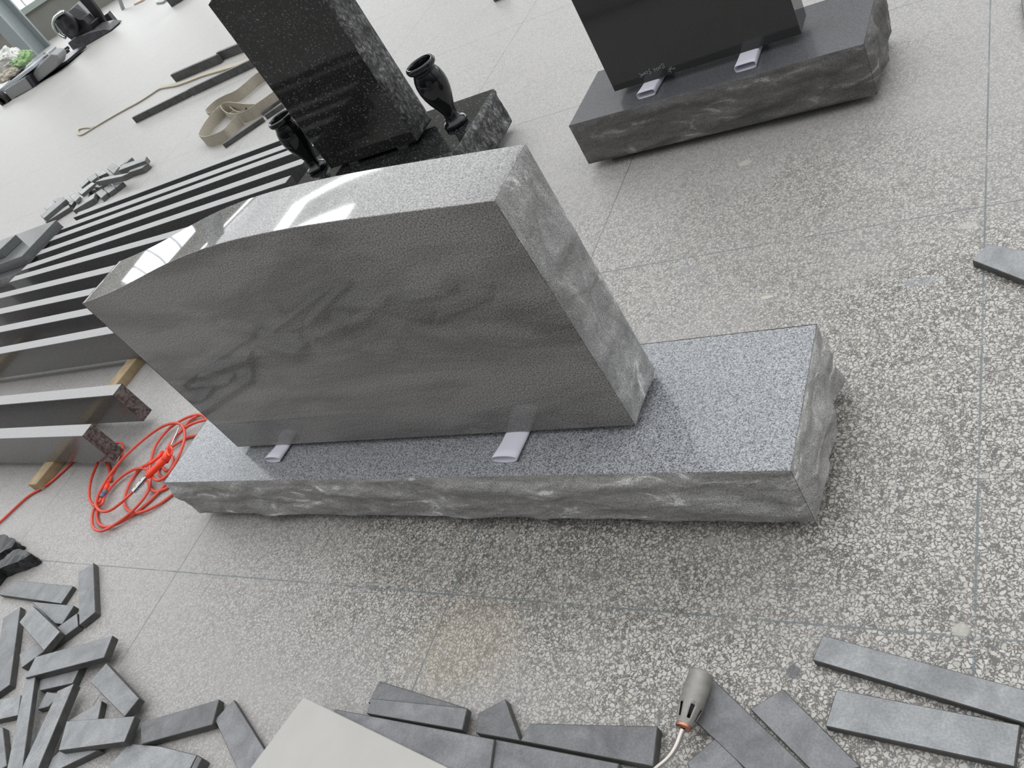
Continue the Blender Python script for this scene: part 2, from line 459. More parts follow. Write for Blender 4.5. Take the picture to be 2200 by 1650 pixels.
def rough_panel(name, o, ud, vd, nd, uu, vv, mat, parent, bulge=0.02, amp=0.012, seed=0, step=0.005, fw=0.022, vtop=None):
    """split-faced stone: a panel that swells out of its straight edges with scalloped breaks"""
    nu = max(8, int(uu / step)); nv = max(8, int(vv / step))
    bm = bmesh.new()
    grid = []
    sd = Vector((seed * 7.3, seed * 3.1, seed * 5.7))
    for i in range(nu + 1):
        row = []
        for j in range(nv + 1):
            a = i / nu; c = j / nv
            vh = vv if vtop is None else vv * vtop(a)
            P = o + ud * (a * uu) + vd * (c * vh)
            du = min(a, 1 - a) * uu; dv0 = c * vh; dv1 = (1 - c) * vh
            dd = min(du, dv0 * 1.6, dv1)
            fade = min(1.0, dd / fw); fade = fade ** 0.7
            broad = 1.0
            q = P * 1.0 + sd
            warp = noise.noise_vector(q * 6) * 0.35
            st = Vector((q.x * 5.5 + q.y * 9, q.z * 17, seed * 1.7)) + warp
            f = noise.fractal(st * 0.8, 0.9, 2.1, 3)
            k = noise.noise(st * 1.3 + Vector((3, 8, 1)))
            step_ = (k * 4.0); fl = math.floor(step_); fr = step_ - fl
            terr = (fl + min(1, fr * fr * fr * 1.0)) / 4.0
            fine = noise.fractal(q * 45, 0.8, 2.1, 4)
            h = fade * (bulge + amp * (0.55 + 0.6 * f + 1.5 * terr) + 0.0011 * fine)
            if fade < 1: h += 0.0006 * noise.noise(q * 60) * (0 if dd == 0 else 1)
            row.append(bm.verts.new(P + nd * max(h, min(.004 * fade, .002))))
        grid.append(row)
    for i in range(nu):
        for j in range(nv):
            bm.faces.new((grid[i][j], grid[i + 1][j], grid[i + 1][j + 1], grid[i][j + 1]))

    bm.normal_update()
    bm.faces.ensure_lookup_table()
    s = sum((f.normal.dot(nd) for f in list(bm.faces)[::37]))
    if s < 0:
        for f in bm.faces: f.normal_flip()

    me = bpy.data.meshes.new(name)
    org = Vector(parent.location)
    for v in bm.verts: v.co -= org
    for f in bm.faces: f.smooth = True
    bm.to_mesh(me); bm.free()
    me.materials.append(mat)
    ob = bpy.data.objects.new(name, me); COL.objects.link(ob); ob.parent = parent
    return ob

# ------------------------------------------------------------------ the setting
bm = bmesh.new(); box(bm, -42, 9, -6, 12.62, -0.12, 0.0)
fl = obj('floor', bm, M['floor']); fl['kind'] = 'structure'
# object coordinates of the floor must equal world coordinates
me = fl.data
for v in me.vertices: v.co += fl.location
fl.location = (0, 0, 0)

WY = 12.6
sill_z = UY(50, 17, WY).z
bm = bmesh.new(); box(bm, -42, 9, WY, WY + 0.3, 0, sill_z - 0.12); box(bm, -42, 9, WY, WY + .3, 3.1, 6.08); box(bm, -42, 9, WY, WY + .3, 6.30, 6.6)
xs = [-30.0, -24.2, -18.6, -12.6, -7, -1, 5]
for x in xs: box(bm, x, x + .5, WY, WY + .3, sill_z - .12, 3.1)
w_ = obj('wall_far', bm, M['wall']); w_['kind'] = 'structure'
bm = bmesh.new(); box(bm, -42, 9, WY - 0.06, WY + 0.3, sill_z - 0.12, sill_z)
t_ = obj('trim_1', bm, M['sill']); t_['kind'] = 'structure'
for i in range(6):
    bm = bmesh.new(); box(bm, xs[i] + .5, xs[i + 1], WY + .12, WY + .14, sill_z, 3.1)
    w = obj('window_%d' % (i + 1), bm, M['window_light']); w['kind'] = 'structure'
    bm = bmesh.new()
    n = 4
    for k in range(1, n):
        xx = xs[i] + .5 + (xs[i + 1] - xs[i] - .5) * k / n
        box(bm, xx - .03, xx + .03, WY + .06, WY + .12, sill_z, 3.1)
    fr_ = obj('window_frame', bm, M['column_edge'], w)
bm = bmesh.new(); box(bm, -19.0, -15.0, WY + .12, WY + .14, 6.08, 6.30)
w = obj('window_7', bm, M['skylight']); w['kind'] = 'structure'
# roof over the far part of the hall, with a skylight; its glow is added
RZ = 6.5
bm = bmesh.new()
cells_x = (-42, -8.7, -7.95, -5.8, 9); cells_y = (4.6, 7.35, 7.75, 8.6, 8.85, 12.9)
for ix in range(4):
    for iy in range(5):
        sky = (ix == 1 and iy in (1, 2, 3)) or (ix == 2 and iy in (1, 3))
        if not sky: box(bm, cells_x[ix], cells_x[ix + 1], cells_y[iy], cells_y[iy + 1], RZ, RZ + .08)
c_ = obj('ceiling', bm, M['roof_glow']); c_['kind'] = 'structure'
bm = bmesh.new(); box(bm, -8.7, -7.95, 7.35, 8.85, RZ + .02, RZ + .05); box(bm, -7.95, -5.8, 7.35, 7.75, RZ + .02, RZ + .05); box(bm, -7.95, -5.8, 8.6, 8.85, RZ + .02, RZ + .05)
k_ = obj('window_8', bm, M['skylight']); k_['kind'] = 'structure'
# steel column in front of the far wall
pc = U(74, 124)
bm = bmesh.new()
box(bm, pc.x - .32, pc.x + .12, pc.y, pc.y + .04, 0, 6.5); box(bm, pc.x - .32, pc.x + .12, pc.y + .42, pc.y + .46, 0, 6.5); box(bm, pc.x - .12, pc.x - .08, pc.y + .04, pc.y + .42, 0, 6.5)
cc = obj('trim_2', bm, M['column']); cc['kind'] = 'structure'

# ------------------------------------------------------------------ main grey monument
H0, H = 0.0246, 0.177
LB, DB = 1.8085, 0.3444
def block(name, x0, x1, y0, y1, z0, z1, ang, label, cat, mtop, mrough, rough_sides, seed, bul=0.02, amp=0.012, mbody=None, step=.005, group=None):
    t = empty(name, (x0, y0, z0), label, cat, group)
    rm = Matrix.Rotation(ang, 3, 'Z'); O = Vector((x0, y0, 0))
    def P(x, y, z): return O + rm @ Vector((x - x0, y - y0, 0)) + Vector((0, 0, z))
    bm = bmesh.new()
    prism(bm, [P(x0, y0, z1), P(x1, y0, z1), P(x1, y1, z1), P(x0, y1, z1)], Vector((0, 0, z0 - z1)))
    bevel(bm, .0012, 1)
    obj('body', bm, mtop, t)
    dx = rm @ Vector((1, 0, 0)); dy = rm @ Vector((0, 1, 0)); up = Vector((0, 0, 1))
    w, d, h = x1 - x0, y1 - y0, z1 - z0
    e = .0006
    if 'f' in rough_sides: rough_panel('split_face', P(x0, y0 - e, z0), dx, up, -dy, w, h, mrough, t, bul, amp, seed, step)
    if 'r' in rough_sides: rough_panel('split_face', P(x1 + e, y0, z0), dy, up, dx, d, h, mrough, t, bul * 1.7, amp * 1.3, seed + 1, step)
    if 'l' in rough_sides: rough_panel('split_face', P(x0 - e, y0, z0), dy, up, -dx, d, h, mrough, t, bul * .6, amp * .5, seed + 2, step)
    if 'b' in rough_sides: rough_panel('split_face', P(x0, y1 + e, z0), dx, up, dy, w, h, mrough, t, bul, amp, seed + 3, step * 2)
    return t
block('monument_base', 0, LB, 0, DB, H0, H, 0, 'long light grey granite base with split edges under the big curved-top headstone', 'monument base',
      M['grey_base_top'], M['grey_rough'], 'frlb', 2, .002, .0105)
for i, x in enumerate((.16, 1.62)):
    bm = bmesh.new(); box(bm, x - .03, x + .03, .03, DB - .03, 0, H0 - .0004); bevel(bm, .001, 1)
    o = obj('wooden_spacer', bm, M['wood']); tag(o, ('wooden batten under the left end of the long light grey granite base', 'wooden batten under the right end of the long light grey granite base')[i], 'batten')

HX0, HX1, HY0, HD, HB = 0.2725, 1.4958, 0.1051, 0.1501, 0.192
AK = (0.0511, -0.0020, -0.0044, -0.0016, -0.0005)
pr_ = [Vector((1.2233 * i / 110, .7527 + sum(c * math.sin((k + 1) * PI * i / 110) for k, c in enumerate(AK)), 0)) for i in range(111)]
def top_at(x):
    for i in range(len(pr_) - 1):
        if pr_[i].x <= x <= pr_[i + 1].x:
            f = (x - pr_[i].x) / (pr_[i + 1].x - pr_[i].x); return pr_[i].y * (1 - f) + pr_[i + 1].y * f
    return pr_[-1].y
hs = empty('headstone', (HX0, HY0, HB), 'large grey granite headstone with a curved polished top and split right edge', 'headstone')
bm = bmesh.new()
outline = [Vector((HX0, HY0, HB)), Vector((HX1, HY0, HB))] + [Vector((HX0 + p.x, HY0, p.y)) for p in reversed(pr_)]
prism(bm, outline, Vector((0, HD, 0)))
bmesh.ops.recalc_face_normals(bm, faces=bm.faces)
sharp = [e for e in bm.edges if len(e.link_faces) == 2 and e.calc_face_angle() > 0.5]
bmesh.ops.bevel(bm, geom=sharp, offset=.0018, segments=2, profile=.5, affect='EDGES')
bm.normal_update()
def is_top(f): return abs(f.normal.y) < .02 and f.normal.z > .5
for f in bm.faces: f.smooth = is_top(f)
for e in bm.edges:
    if len(e.link_faces) == 2 and is_top(e.link_faces[0]) != is_top(e.link_faces[1]): e.smooth = False
hb = obj('body', bm, M['grey_polished'], hs)
rough_panel('split_face', Vector((HX1 + .0006, HY0, HB)), Vector((0, 1, 0)), Vector((0, 0, 1)), Vector((1, 0, 0)), HD, .7527 - HB, M['grey_rough_side'], hs, .003, .008, 11, .0035)
rough_panel('split_face', Vector((HX0 - .0006, HY0, HB)), Vector((0, 1, 0)), Vector((0, 0, 1)), Vector((-1, 0, 0)), HD, .7527 - HB, M['grey_rough_side'], hs, .006, .006, 12, .006)

def paper_tube(P, w, h, y0, y1, skew, label, square=False, flare=1.6):
    """folded paper sleeve lying along the depth of the base"""
    bm = bmesh.new()
    n = 24
    rings = []
    for k in range(9):
        f = k / 8
        y = y0 + (y1 - y0) * f
        ring = []
        for i in range(n):
            a = 2 * PI * i / n
            ca, sa = math.cos(a), math.sin(a)
            if square:
                x = w / 2 * math.copysign(abs(ca) ** .35, ca); z = h / 2 * math.copysign(abs(sa) ** .35, sa)
            else:
                x = w / 2 * math.copysign(abs(ca) ** .8, ca); z = h / 2 * math.copysign(abs(sa) ** .9, sa)
            ring.append(bm.verts.new(Vector((P.x + x + skew * (y - y0) + (0.002 * ca * (1 - f * 4) if f < .25 else 0), y, P.z + (h / 2 + z) * (1 + (flare - 1) * max(0, 1 - f * 4)) + .0006))))
        rings.append(ring)
    for k in range(8):
        for i in range(n):
            j = (i + 1) % n
            bm.faces.new((rings[k][i], rings[k][j], rings[k + 1][j], rings[k + 1][i]))
    o = obj('paper_spacer', bm, M['paper'], smooth=True)
    so = o.modifiers.new('s', 'SOLIDIFY'); so.thickness = .0006; so.offset = -1
    return tag(o, label, 'paper spacer')
a = U(596, 985, H); b_ = U(1092, 985, H)
ya = U(598, 990, H + .006).y; yb = U(1092, 990, H + .006).y
paper_tube(Vector((a.x, 0, H)), .056, .0135, ya, .22, .05, 'white folded paper sleeve under the left part of the big grey headstone')
paper_tube(Vector((b_.x, 0, H)), .062, .0135, yb, .22, .05, 'white folded paper sleeve under the right part of the big grey headstone')

# ------------------------------------------------------------------ dark monument at the upper right
ang = math.atan2(1.3613 - 1.3858, 1.7998 - .8967)
block('monument_base', .8967, 1.8000, 1.3858, 1.6980, H0, H, ang, 'short dark grey granite base with split front under the unlettered dark headstone', 'monument base',
      M['dark_base_top'], M['dark_rough'], 'frb', 22, .002, .009, step=.005)
for i, x in enumerate((.99, 1.70)):
    bm = bmesh.new(); box(bm, x - .03, x + .03, 1.42, 1.64, 0, H0 - .0004); bevel(bm, .001, 1)
    o = obj('wooden_spacer', bm, M['wood']); tag(o, ('wooden batten under the left end of the short dark granite base', 'wooden batten under the right end of the short dark granite base')[i], 'batten')
HK = .200
k0 = U(1320.7, 197, HK); k1 = U(1722, 73, HK)
ds = empty('headstone', (k0.x, k0.y, HK), 'upright dark grey polished headstone with chalk writing near its foot, upper right', 'headstone')
bm = bmesh.new()
box(bm, k0.x, k1.x, k0.y, k0.y + .1, HK, .80); bevel(bm, .0015, 2)
obj('body', bm, M['dark_polished'], ds)
strokes = [[(1135, 635), (1205, 612), (1150, 500), (1085, 570)], [(1180, 565), (1138, 592)],
           [(880, 635), (910, 690), (935, 742)], [(895, 700), (952, 655)],
           [(770, 655), (735, 700), (765, 738), (812, 755), (800, 790), (752, 812)],
           [(640, 800), (598, 765), (612, 835), (575, 800)], [(572, 800), (560, 852), (520, 808), (548, 885)],
           [(445, 795), (500, 830), (507, 915)],
           [(1355, 590), (1372, 660), (1400, 780)], [(1305, 690), (1435, 645)], [(1320, 745), (1385, 715)], [(1410, 585), (1432, 660), (1515, 652), (1485, 612)]]
for (cx, cy, r) in ((1065, 622, 26), (1000, 665, 30), (678, 765, 30)):
    strokes.append([(cx + r * math.cos(k * PI / 5), cy + r * 1.2 * math.sin(k * PI / 5)) for k in range(11)])
bm = bmesh.new()
for s_ in strokes:
    pts = [UY(1340 + x / 13.75, 100 + y / 13.75, k0.y - .0004) for x, y in s_]
    tube(bm, catmull(pts, 3), .0009, 5)
ch = obj('chalk_writing', bm, M['chalk'], ds); ch['label'] = 'white handwritten chalk letters'
# upside-down writing on the stone reads Foot Sona
a = U(1392, 205, H); b_ = U(1606, 143, H)
paper_tube(Vector((a.x, 0, H)), .056, .0205, U(1385, 208, H + .004).y, 1.56, .14, 'crumpled white paper sleeve below the chalk writing on the dark headstone', True, 1.0)
paper_tube(Vector((b_.x, 0, H)), .058, .0205, U(1604, 148, H + .004).y, 1.56, .03, 'open white paper sleeve under the right part of the dark headstone', True, 1.0)

# ------------------------------------------------------------------ black pillar monument with vases
block('monument_base', -.532, .398, 1.445, 1.845, H0, H, 0, 'black flecked granite base with split right end, behind the big grey headstone', 'monument base',
      M['pearl_polished'], M['pearl_rough'], 'frl', 42, .004, .010, step=.006)
for i, x in enumerate((-.40, .27)):
    bm = bmesh.new(); box(bm, x - .03, x + .03, 1.48, 1.80, 0, H0 - .0004); bevel(bm, .001, 1)
    o = obj('wooden_spacer', bm, M['wood']); tag(o, ('wooden batten under the left end of the black flecked base', 'wooden batten under the right end of the black flecked base')[i], 'batten')
ps = empty('headstone', (-.3162, 1.5794, HB), 'tall black flecked granite headstone with split right side standing between two vases', 'headstone')
bm = bmesh.new()
prism(bm, [Vector((-.3162, 1.5794, HB)), Vector((.1583, 1.5794, HB)), Vector((.1583, 1.5794, .985)), Vector((-.08, 1.5794, 1.01)), Vector((-.3162, 1.5794, .934))], Vector((0, .145, 0)))
bevel(bm, .0015, 1)
obj('body', bm, M['pearl_polished'], ps)
rough_panel('split_face', Vector((.1589, 1.5794, HB)), Vector((0, 1, 0)), Vector((0, 0, 1)), Vector((1, 0, 0)), .145, .985 - HB, M['pearl_rough'], ps, .006, .006, 51, .006)
for i, (x, y) in enumerate(((-.20, 1.585), (.07, 1.585))):
    bm = bmesh.new(); box(bm, x - .025, x + .025, 1.59, 1.71, H + .0003, HB - .0004)
    o = obj('stone_shim', bm, M['pile_slab']); tag(o, ('thin grey shim under the left part of the tall black headstone', 'thin grey shim under the right part of the tall black headstone')[i], 'shim')
def vase(x, y, label):
    prof = [(0, .0), (.044, .0), (.048, .004), (.048, .013), (.043, .020), (.034, .024), (.031, .030), (.0265, .038), (.0255, .050), (.028, .064), (.037, .088), (.048, .114), (.0555, .140), (.0595, .166),
            (.0590, .190), (.0545, .212), (.048, .226), (.0455, .232), (.047, .237), (.0555, .243), (.0585, .249), (.0595, .257), (.056, .264), (.051, .2655), (.048, .258), (.045, .235), (.043, .15), (0, .14)]
    bm = bmesh.new()
    lathe(bm, [(r, h) for r, h in prof], Vector((x, y, H + .0004)), seg=48)
    return tag(obj('vase', bm, M['black_gloss'], smooth=True), label, 'vase')
vase(.312, 1.648, 'black polished stone vase on the base right of the tall black headstone')
vase(-.450, 1.648, 'black polished stone vase half hidden left of the tall black headstone')

# ------------------------------------------------------------------ long slabs standing on edge at the left
ZT = 0.19; BZ = 0.040
def edge_slab(pA, pB, xl, xr, name, label, group, end=False):
    a = U(*pA, ZT); b = U(*pB, ZT)
    k = (b.y - a.y) / (b.x - a.x)
    if abs(k) > .06: k = math.copysign(.06, k)
    yl = a.y + k * (xl - a.x); yr = a.y + k * (xr - a.x)
    t = empty(name, (xl, yl, BZ), label, 'stone slab', group)
    bm = bmesh.new()
    prism(bm, [Vector((xl, yl, ZT)), Vector((xr, yr, ZT)), Vector((xr, yr + .055, ZT)), Vector((xl, yl + .055, ZT))], Vector((0, 0, BZ + .0004 - ZT)))
    bevel(bm, .0015, 1)
    sb = obj('body', bm, [M['slab_stone'], M['slab_top']], t)
    for p in sb.data.polygons:
        if p.normal.z > .9: p.material_index = 1
    if end:
        rough_panel('sawn_end', Vector((xr + .0005, yr, BZ)), Vector((0, 1, 0)), Vector((0, 0, 1)), Vector((1, 0, 0)), .055, ZT - BZ, M['slab_end'], t, .002, .002, len(label), .004)['label'] = 'rough reddish brown end'
    return t
G = 'granite slabs standing on edge on timbers'
XR = -.62
defs = [((0, 942.7), (175, 937), -2.95, -.655, 'first slab on edge nearest the viewer, its reddish end beside the orange hose', True),
        ((0, 870), (238, 849.5), -2.95, -.665, 'second slab on edge from the front, its reddish end standing over the hose coil', True),
        ((0, 760.5), (241, 716.5), -2.95, -.66, 'third slab on edge from the front, with the bare floor strip before it', False),
        ((0, 714), (195, 675.5), -2.95, -.62, 'fourth slab on edge from the front, meeting the corner of the grey headstone', False),
        ((0, 675), (188, 635), -2.95, -.62, 'fifth slab on edge from the front, behind the top left corner of the grey headstone', False),
        ((0, 641), (230.5, 586), -2.95, -.62, 'sixth slab on edge from the front, leading to the left tip of the curved top', False),
        ((5.5, 610.5), (300, 528.6), -2.93, -.60, 'seventh slab on edge from the front, its squared left end showing', False),
        ((35.5, 585), (300, 497), -2.915, -.61, 'eighth slab on edge from the front, its left end beside the stacked slabs', False),
        ((67.5, 553), (300, 472.7), -2.91, -.59, 'fourth slab on edge counted from the back row', False),
        ((95.5, 522.7), (360, 427), -2.92, -.60, 'third slab on edge counted from the back row', False),
        ((120, 498), (360, 411), -2.91, -.60, 'second slab on edge counted from the back row', False),
        ((147, 471.6), (360, 392), -2.90, -.60, 'rearmost slab on edge, nearest the heap of small offcuts', False)]
ys = []
for i, (pa, pb, xl, xr, lab, end) in enumerate(defs):
    edge_slab(pa, pb, xl, xr, 'granite_slab', lab, G, end)
# timbers below them
bm = bmesh.new()
prism(bm, [Vector((-1.172, .105, BZ)), Vector((-1.105, .105, BZ)), Vector((-1.062, 2.16, BZ)), Vector((-1.129, 2.16, BZ))], Vector((0, 0, -BZ))); bevel(bm, .002, 1)
tag(obj('timber_bearer', bm, M['wood']), 'pale wooden bearer under the right ends of the slabs on edge', 'timber')
bm = bmesh.new()
prism(bm, [Vector((-2.62, .105, BZ)), Vector((-2.55, .105, BZ)), Vector((-2.52, 2.16, BZ)), Vector((-2.59, 2.16, BZ))], Vector((0, 0, -BZ))); bevel(bm, .002, 1)
tag(obj('timber_bearer', bm, M['wood']), 'wooden bearer under the far left ends of the slabs on edge', 'timber')

# stacked pieces left of them
block('monument_base', -4.2, -3.0, 1.55, 1.99, 0.0, .175, 0, 'grey split-edged base at the bottom of the stack at the left edge', 'monument base',
      M['dark_base_top'], M['dark_rough'], 'fr', 61, .01, .012, step=.012)
p1 = U(120.7, 472, .236); p2 = U(46.4, 550.5, .236)
bm = bmesh.new(); prism(bm, [p1, p2, Vector((p2.x - 1.1, p2.y - .02, .236)), Vector((p1.x - 1.1, p1.y, .236))], Vector((0, 0, -.0606))); bevel(bm, .002, 1)
tag(obj('granite_slab', bm, M['pile_slab']), 'wide grey polished slab lying on the split-edged base at the left edge', 'stone slab')
p3 = U(34, 504, .288)
bm = bmesh.new(); prism(bm, [p3, Vector((p3.x - .02, p2.y + .06, .288)), Vector((p3.x - 1.0, p2.y + .06, .288)), Vector((p3.x - 1.0, p3.y, .288))], Vector((0, 0, -.0516))); bevel(bm, .002, 1)
tag(obj('granite_slab', bm, M['pile_slab']), 'smaller grey slab topmost of the stack at the left edge', 'stone slab')

# ------------------------------------------------------------------ flat offcuts
def offcut(px, z0, th, label, group, mat='offcut', name='stone_offcut', tilt=None, bev=.0014):
    """px: outline of the upper face; z0: height of the underside; tilt: (dz along x, dz along y)"""
    n = Vector((0, 0, 1))
    if tilt: n = Vector((-tilt[0], -tilt[1], 1)).normalized()
    c = U(sum(p[0] for p in px) / len(px), sum(p[1] for p in px) / len(px), z0 + th)
    pts = [UP(u, v, c, n) for u, v in px]
    bm = bmesh.new(); prism(bm, pts, -n * th); bevel(bm, bev, 1)
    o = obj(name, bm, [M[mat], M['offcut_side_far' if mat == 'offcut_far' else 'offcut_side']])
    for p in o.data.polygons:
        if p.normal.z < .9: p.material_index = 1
    return tag(o, label, 'stone offcut', group)
G1 = 'dusty stone offcuts in the heap at the lower left'
T = .021
near = [
 ([(41, 1248), (157, 1259), (131, 1297), (-2, 1278)], .001, .016, 'flat offcut on the floor right below the black broken stones'),
 ([(200.5, 1208.5), (204.6, 1315), (170, 1343), (167, 1231.5)], .001, .022, 'upright-looking long offcut at the upper right tip of the left heap'),
 ([(165.5, 1317), (168, 1345), (46, 1435), (41, 1406)], .001, T, 'long pale offcut running under the small square one in the left heap'),
 ([(70.4, 1301), (129, 1357), (94, 1398), (41, 1337)], .024, T, 'small square offcut lying on top in the upper part of the left heap'),
 ([(66, 1292), (159, 1301), (133, 1341), (118, 1339.5)], .001, T, 'offcut with a narrow slanting end just above the small square one'),
 ([(44, 1303), (21, 1471), (-20, 1500), (6, 1328)], .001, T, 'long grey offcut at the left picture edge with a worn side'),
 ([(242, 1365), (223, 1413), (54, 1457), (76, 1411)], .024, .023, 'cracked long offcut pointing right in the middle of the left heap'),
 ([(175, 1427), (156, 1468), (85, 1484), (68, 1454)], .001, T, 'offcut tucked below the cracked long one'),
 ([(159, 1468), (124, 1484), (40, 1665), (76, 1665)], .024, .024, 'long leaning offcut running down to the bottom edge'),
 ([(76, 1454), (54, 1458), (12, 1665), (46, 1665)], .024, .016, 'narrow dark-edged offcut left of the long leaning one'),
 ([(45, 1493), (39, 1537), (-30, 1552), (-30, 1508)], .001, T, 'short offcut crossing the left edge near the bottom'),
 ([(6, 1562), (15, 1645), (-20, 1665), (-30, 1568)], .001, T, 'offcut corner at the very left edge below the short crossing one'),
 ([(100, 1486), (130, 1490), (104, 1518), (80, 1525)], .001, .018, 'small offcut bridging the gap between the two long ones'),
 ([(228, 1424), (299, 1500), (267, 1540), (193, 1465)], .022, T, 'pale rectangular offcut right of the reddish dust patch'),
 ([(219, 1505), (210, 1549), (150, 1580), (143, 1550)], .001, .018, 'dark-ended offcut peeping from under the pale rectangular one'),
 ([(290, 1538), (267, 1594), (125, 1613), (143, 1549)], .022, T, 'broad offcut lying crosswise at the lower right of the left heap'),
 ([(213, 1611), (128, 1613), (70, 1668), (108, 1662)], .001, T, 'offcut with a long dark edge at the bottom of the left heap'),
]
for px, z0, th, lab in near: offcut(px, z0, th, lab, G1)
G2 = 'flat stone offcuts along the bottom of the picture'
near2 = [
 ([(471, 1502), (456, 1557), (303, 1599), (301, 1552)], .004, .020, 'dark blue-grey offcut at the bottom, long side to the left heap', 'offcut_dark'),
 ([(502, 1503), (566, 1606), (600, 1670), (518, 1670), (461, 1546)], .004, .012, 'blue-grey offcut half under the pale board', 'offcut_dark'),
 ([(277, 1597), (345, 1603), (423, 1622), (400, 1668), (215, 1668)], .001, .016, 'large pale streaked offcut at the bottom edge beside the left heap', 'offcut'),
 ([(814, 1463), (1003, 1521), (1000, 1540), (790, 1510)], .001, .011, 'thin dark sliver behind the step-edged offcut', 'offcut_dark'),
 ([(798, 1500), (1004, 1521), (993, 1569), (787, 1533)], .0115, .018, 'step-edged dark offcut right of the pale board', 'offcut_dark'),
 ([(718, 1523), (1062, 1588), (1048, 1690), (690, 1620)], .030, .018, 'long blue-grey offcut whose left end slips under the pale board', 'offcut_dark'),
 ([(1085.5, 1501), (1118, 1592), (1022, 1575), (1027, 1532)], .001, .020, 'pointed offcut between the step-edged and the blunt one at bottom centre', 'offcut_dark'),
 ([(1064, 1588), (1330, 1640), (1310, 1710), (1050, 1690)], .024, .016, 'blue-grey offcut at the bottom edge continuing the long one', 'offcut_dark'),
 ([(1138, 1554), (1413, 1560), (1403, 1647), (1117, 1592)], .001, .022, 'blunt rectangular offcut left of the torch burner', 'offcut_dark'),
 ([(1532, 1459), (1745, 1662), (1612, 1662), (1488, 1545)], .001, .010, 'thin slab lying directly under the torch burner', 'offcut_dark'),
 ([(1682, 1479.5), (1850, 1648), (1760, 1672), (1611, 1523)], .001, .009, 'thin slab with a dark worn patch right of the one under the burner', 'offcut_dark'),
 ([(1541, 1582), (1607, 1660), (1490, 1675), (1475, 1638)], .001, .009, 'small slab corner at the bottom edge below the burner', 'offcut_dark'),
 ([(1767, 1364), (2230, 1489), (2225, 1561), (1745, 1418)], .001, .016, 'upper of the two long slabs at the lower right', 'offcut'),
 ([(1797, 1480), (2192, 1557), (2180, 1648), (1772, 1560)], .001, .016, 'lower of the two long slabs at the lower right', 'offcut'),
 ([(2122, 522), (2260, 552), (2225, 612), (2088, 559)], .001, .016, 'single slab end at the right edge lying across the floor joint', 'offcut'),
 ([(2192, -12), (2230, -12), (2230, 60), (2200, 44)], .001, .02, 'dark slab corner in the top right corner of the picture', 'offcut_dark'),
]
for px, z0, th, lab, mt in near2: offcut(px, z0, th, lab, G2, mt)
# end piece standing up beside the streaked slab
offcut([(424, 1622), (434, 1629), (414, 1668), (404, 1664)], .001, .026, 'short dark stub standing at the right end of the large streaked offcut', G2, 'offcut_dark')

# pale board resting on the offcuts
pts = [U(u, v, .059) for u, v in [(652, 1497), (960, 1648), (1010, 1690), (500, 1720), (530, 1660)]]
bm = bmesh.new(); prism(bm, pts, Vector((0, 0, -.010))); bevel(bm, .0015, 1)
tag(obj('board', bm, M['board']), 'large pale beige board lying on the offcuts at the bottom', 'board')

# broken black stones at the left edge
def lump(px, z1, label, seed, flat=.6):
    c = [U(u, v, z1) for u, v in px]
    bm = bmesh.new(); prism(bm, c, Vector((0, 0, .002 - z1)))
    bmesh.ops.subdivide_edges(bm, edges=list(bm.edges), cuts=5, use_grid_fill=True)
    bmesh.ops.triangulate(bm, faces=list(bm.faces))
    bmesh.ops.subdivide_edges(bm, edges=list(bm.edges), cuts=1)
    for v in bm.verts:
        q = v.co * 34 + Vector((seed, 0, 0))
        d = noise.noise_vector(q) * .007 + noise.noise_vector(q * 2.3) * .003
        v.co += d
        v.co.z = max(v.co.z, .001)
    return tag(obj('broken_stone', bm, M['chip_black']), label, 'broken stone', 'broken black stones')
lump([(-30, 1150), (10.6, 1148), (34, 1163), (22, 1176), (-30, 1205)], .045, 'broken black stone at the left edge, the farther one with a pale streak', 2)
lump([(-40, 1230), (10, 1196), (34, 1180), (56, 1181), (66, 1192), (52, 1200), (-10, 1225), (-40, 1262)], .05, 'broken black stone with a chiselled top, the nearer one at the left edge', 9)

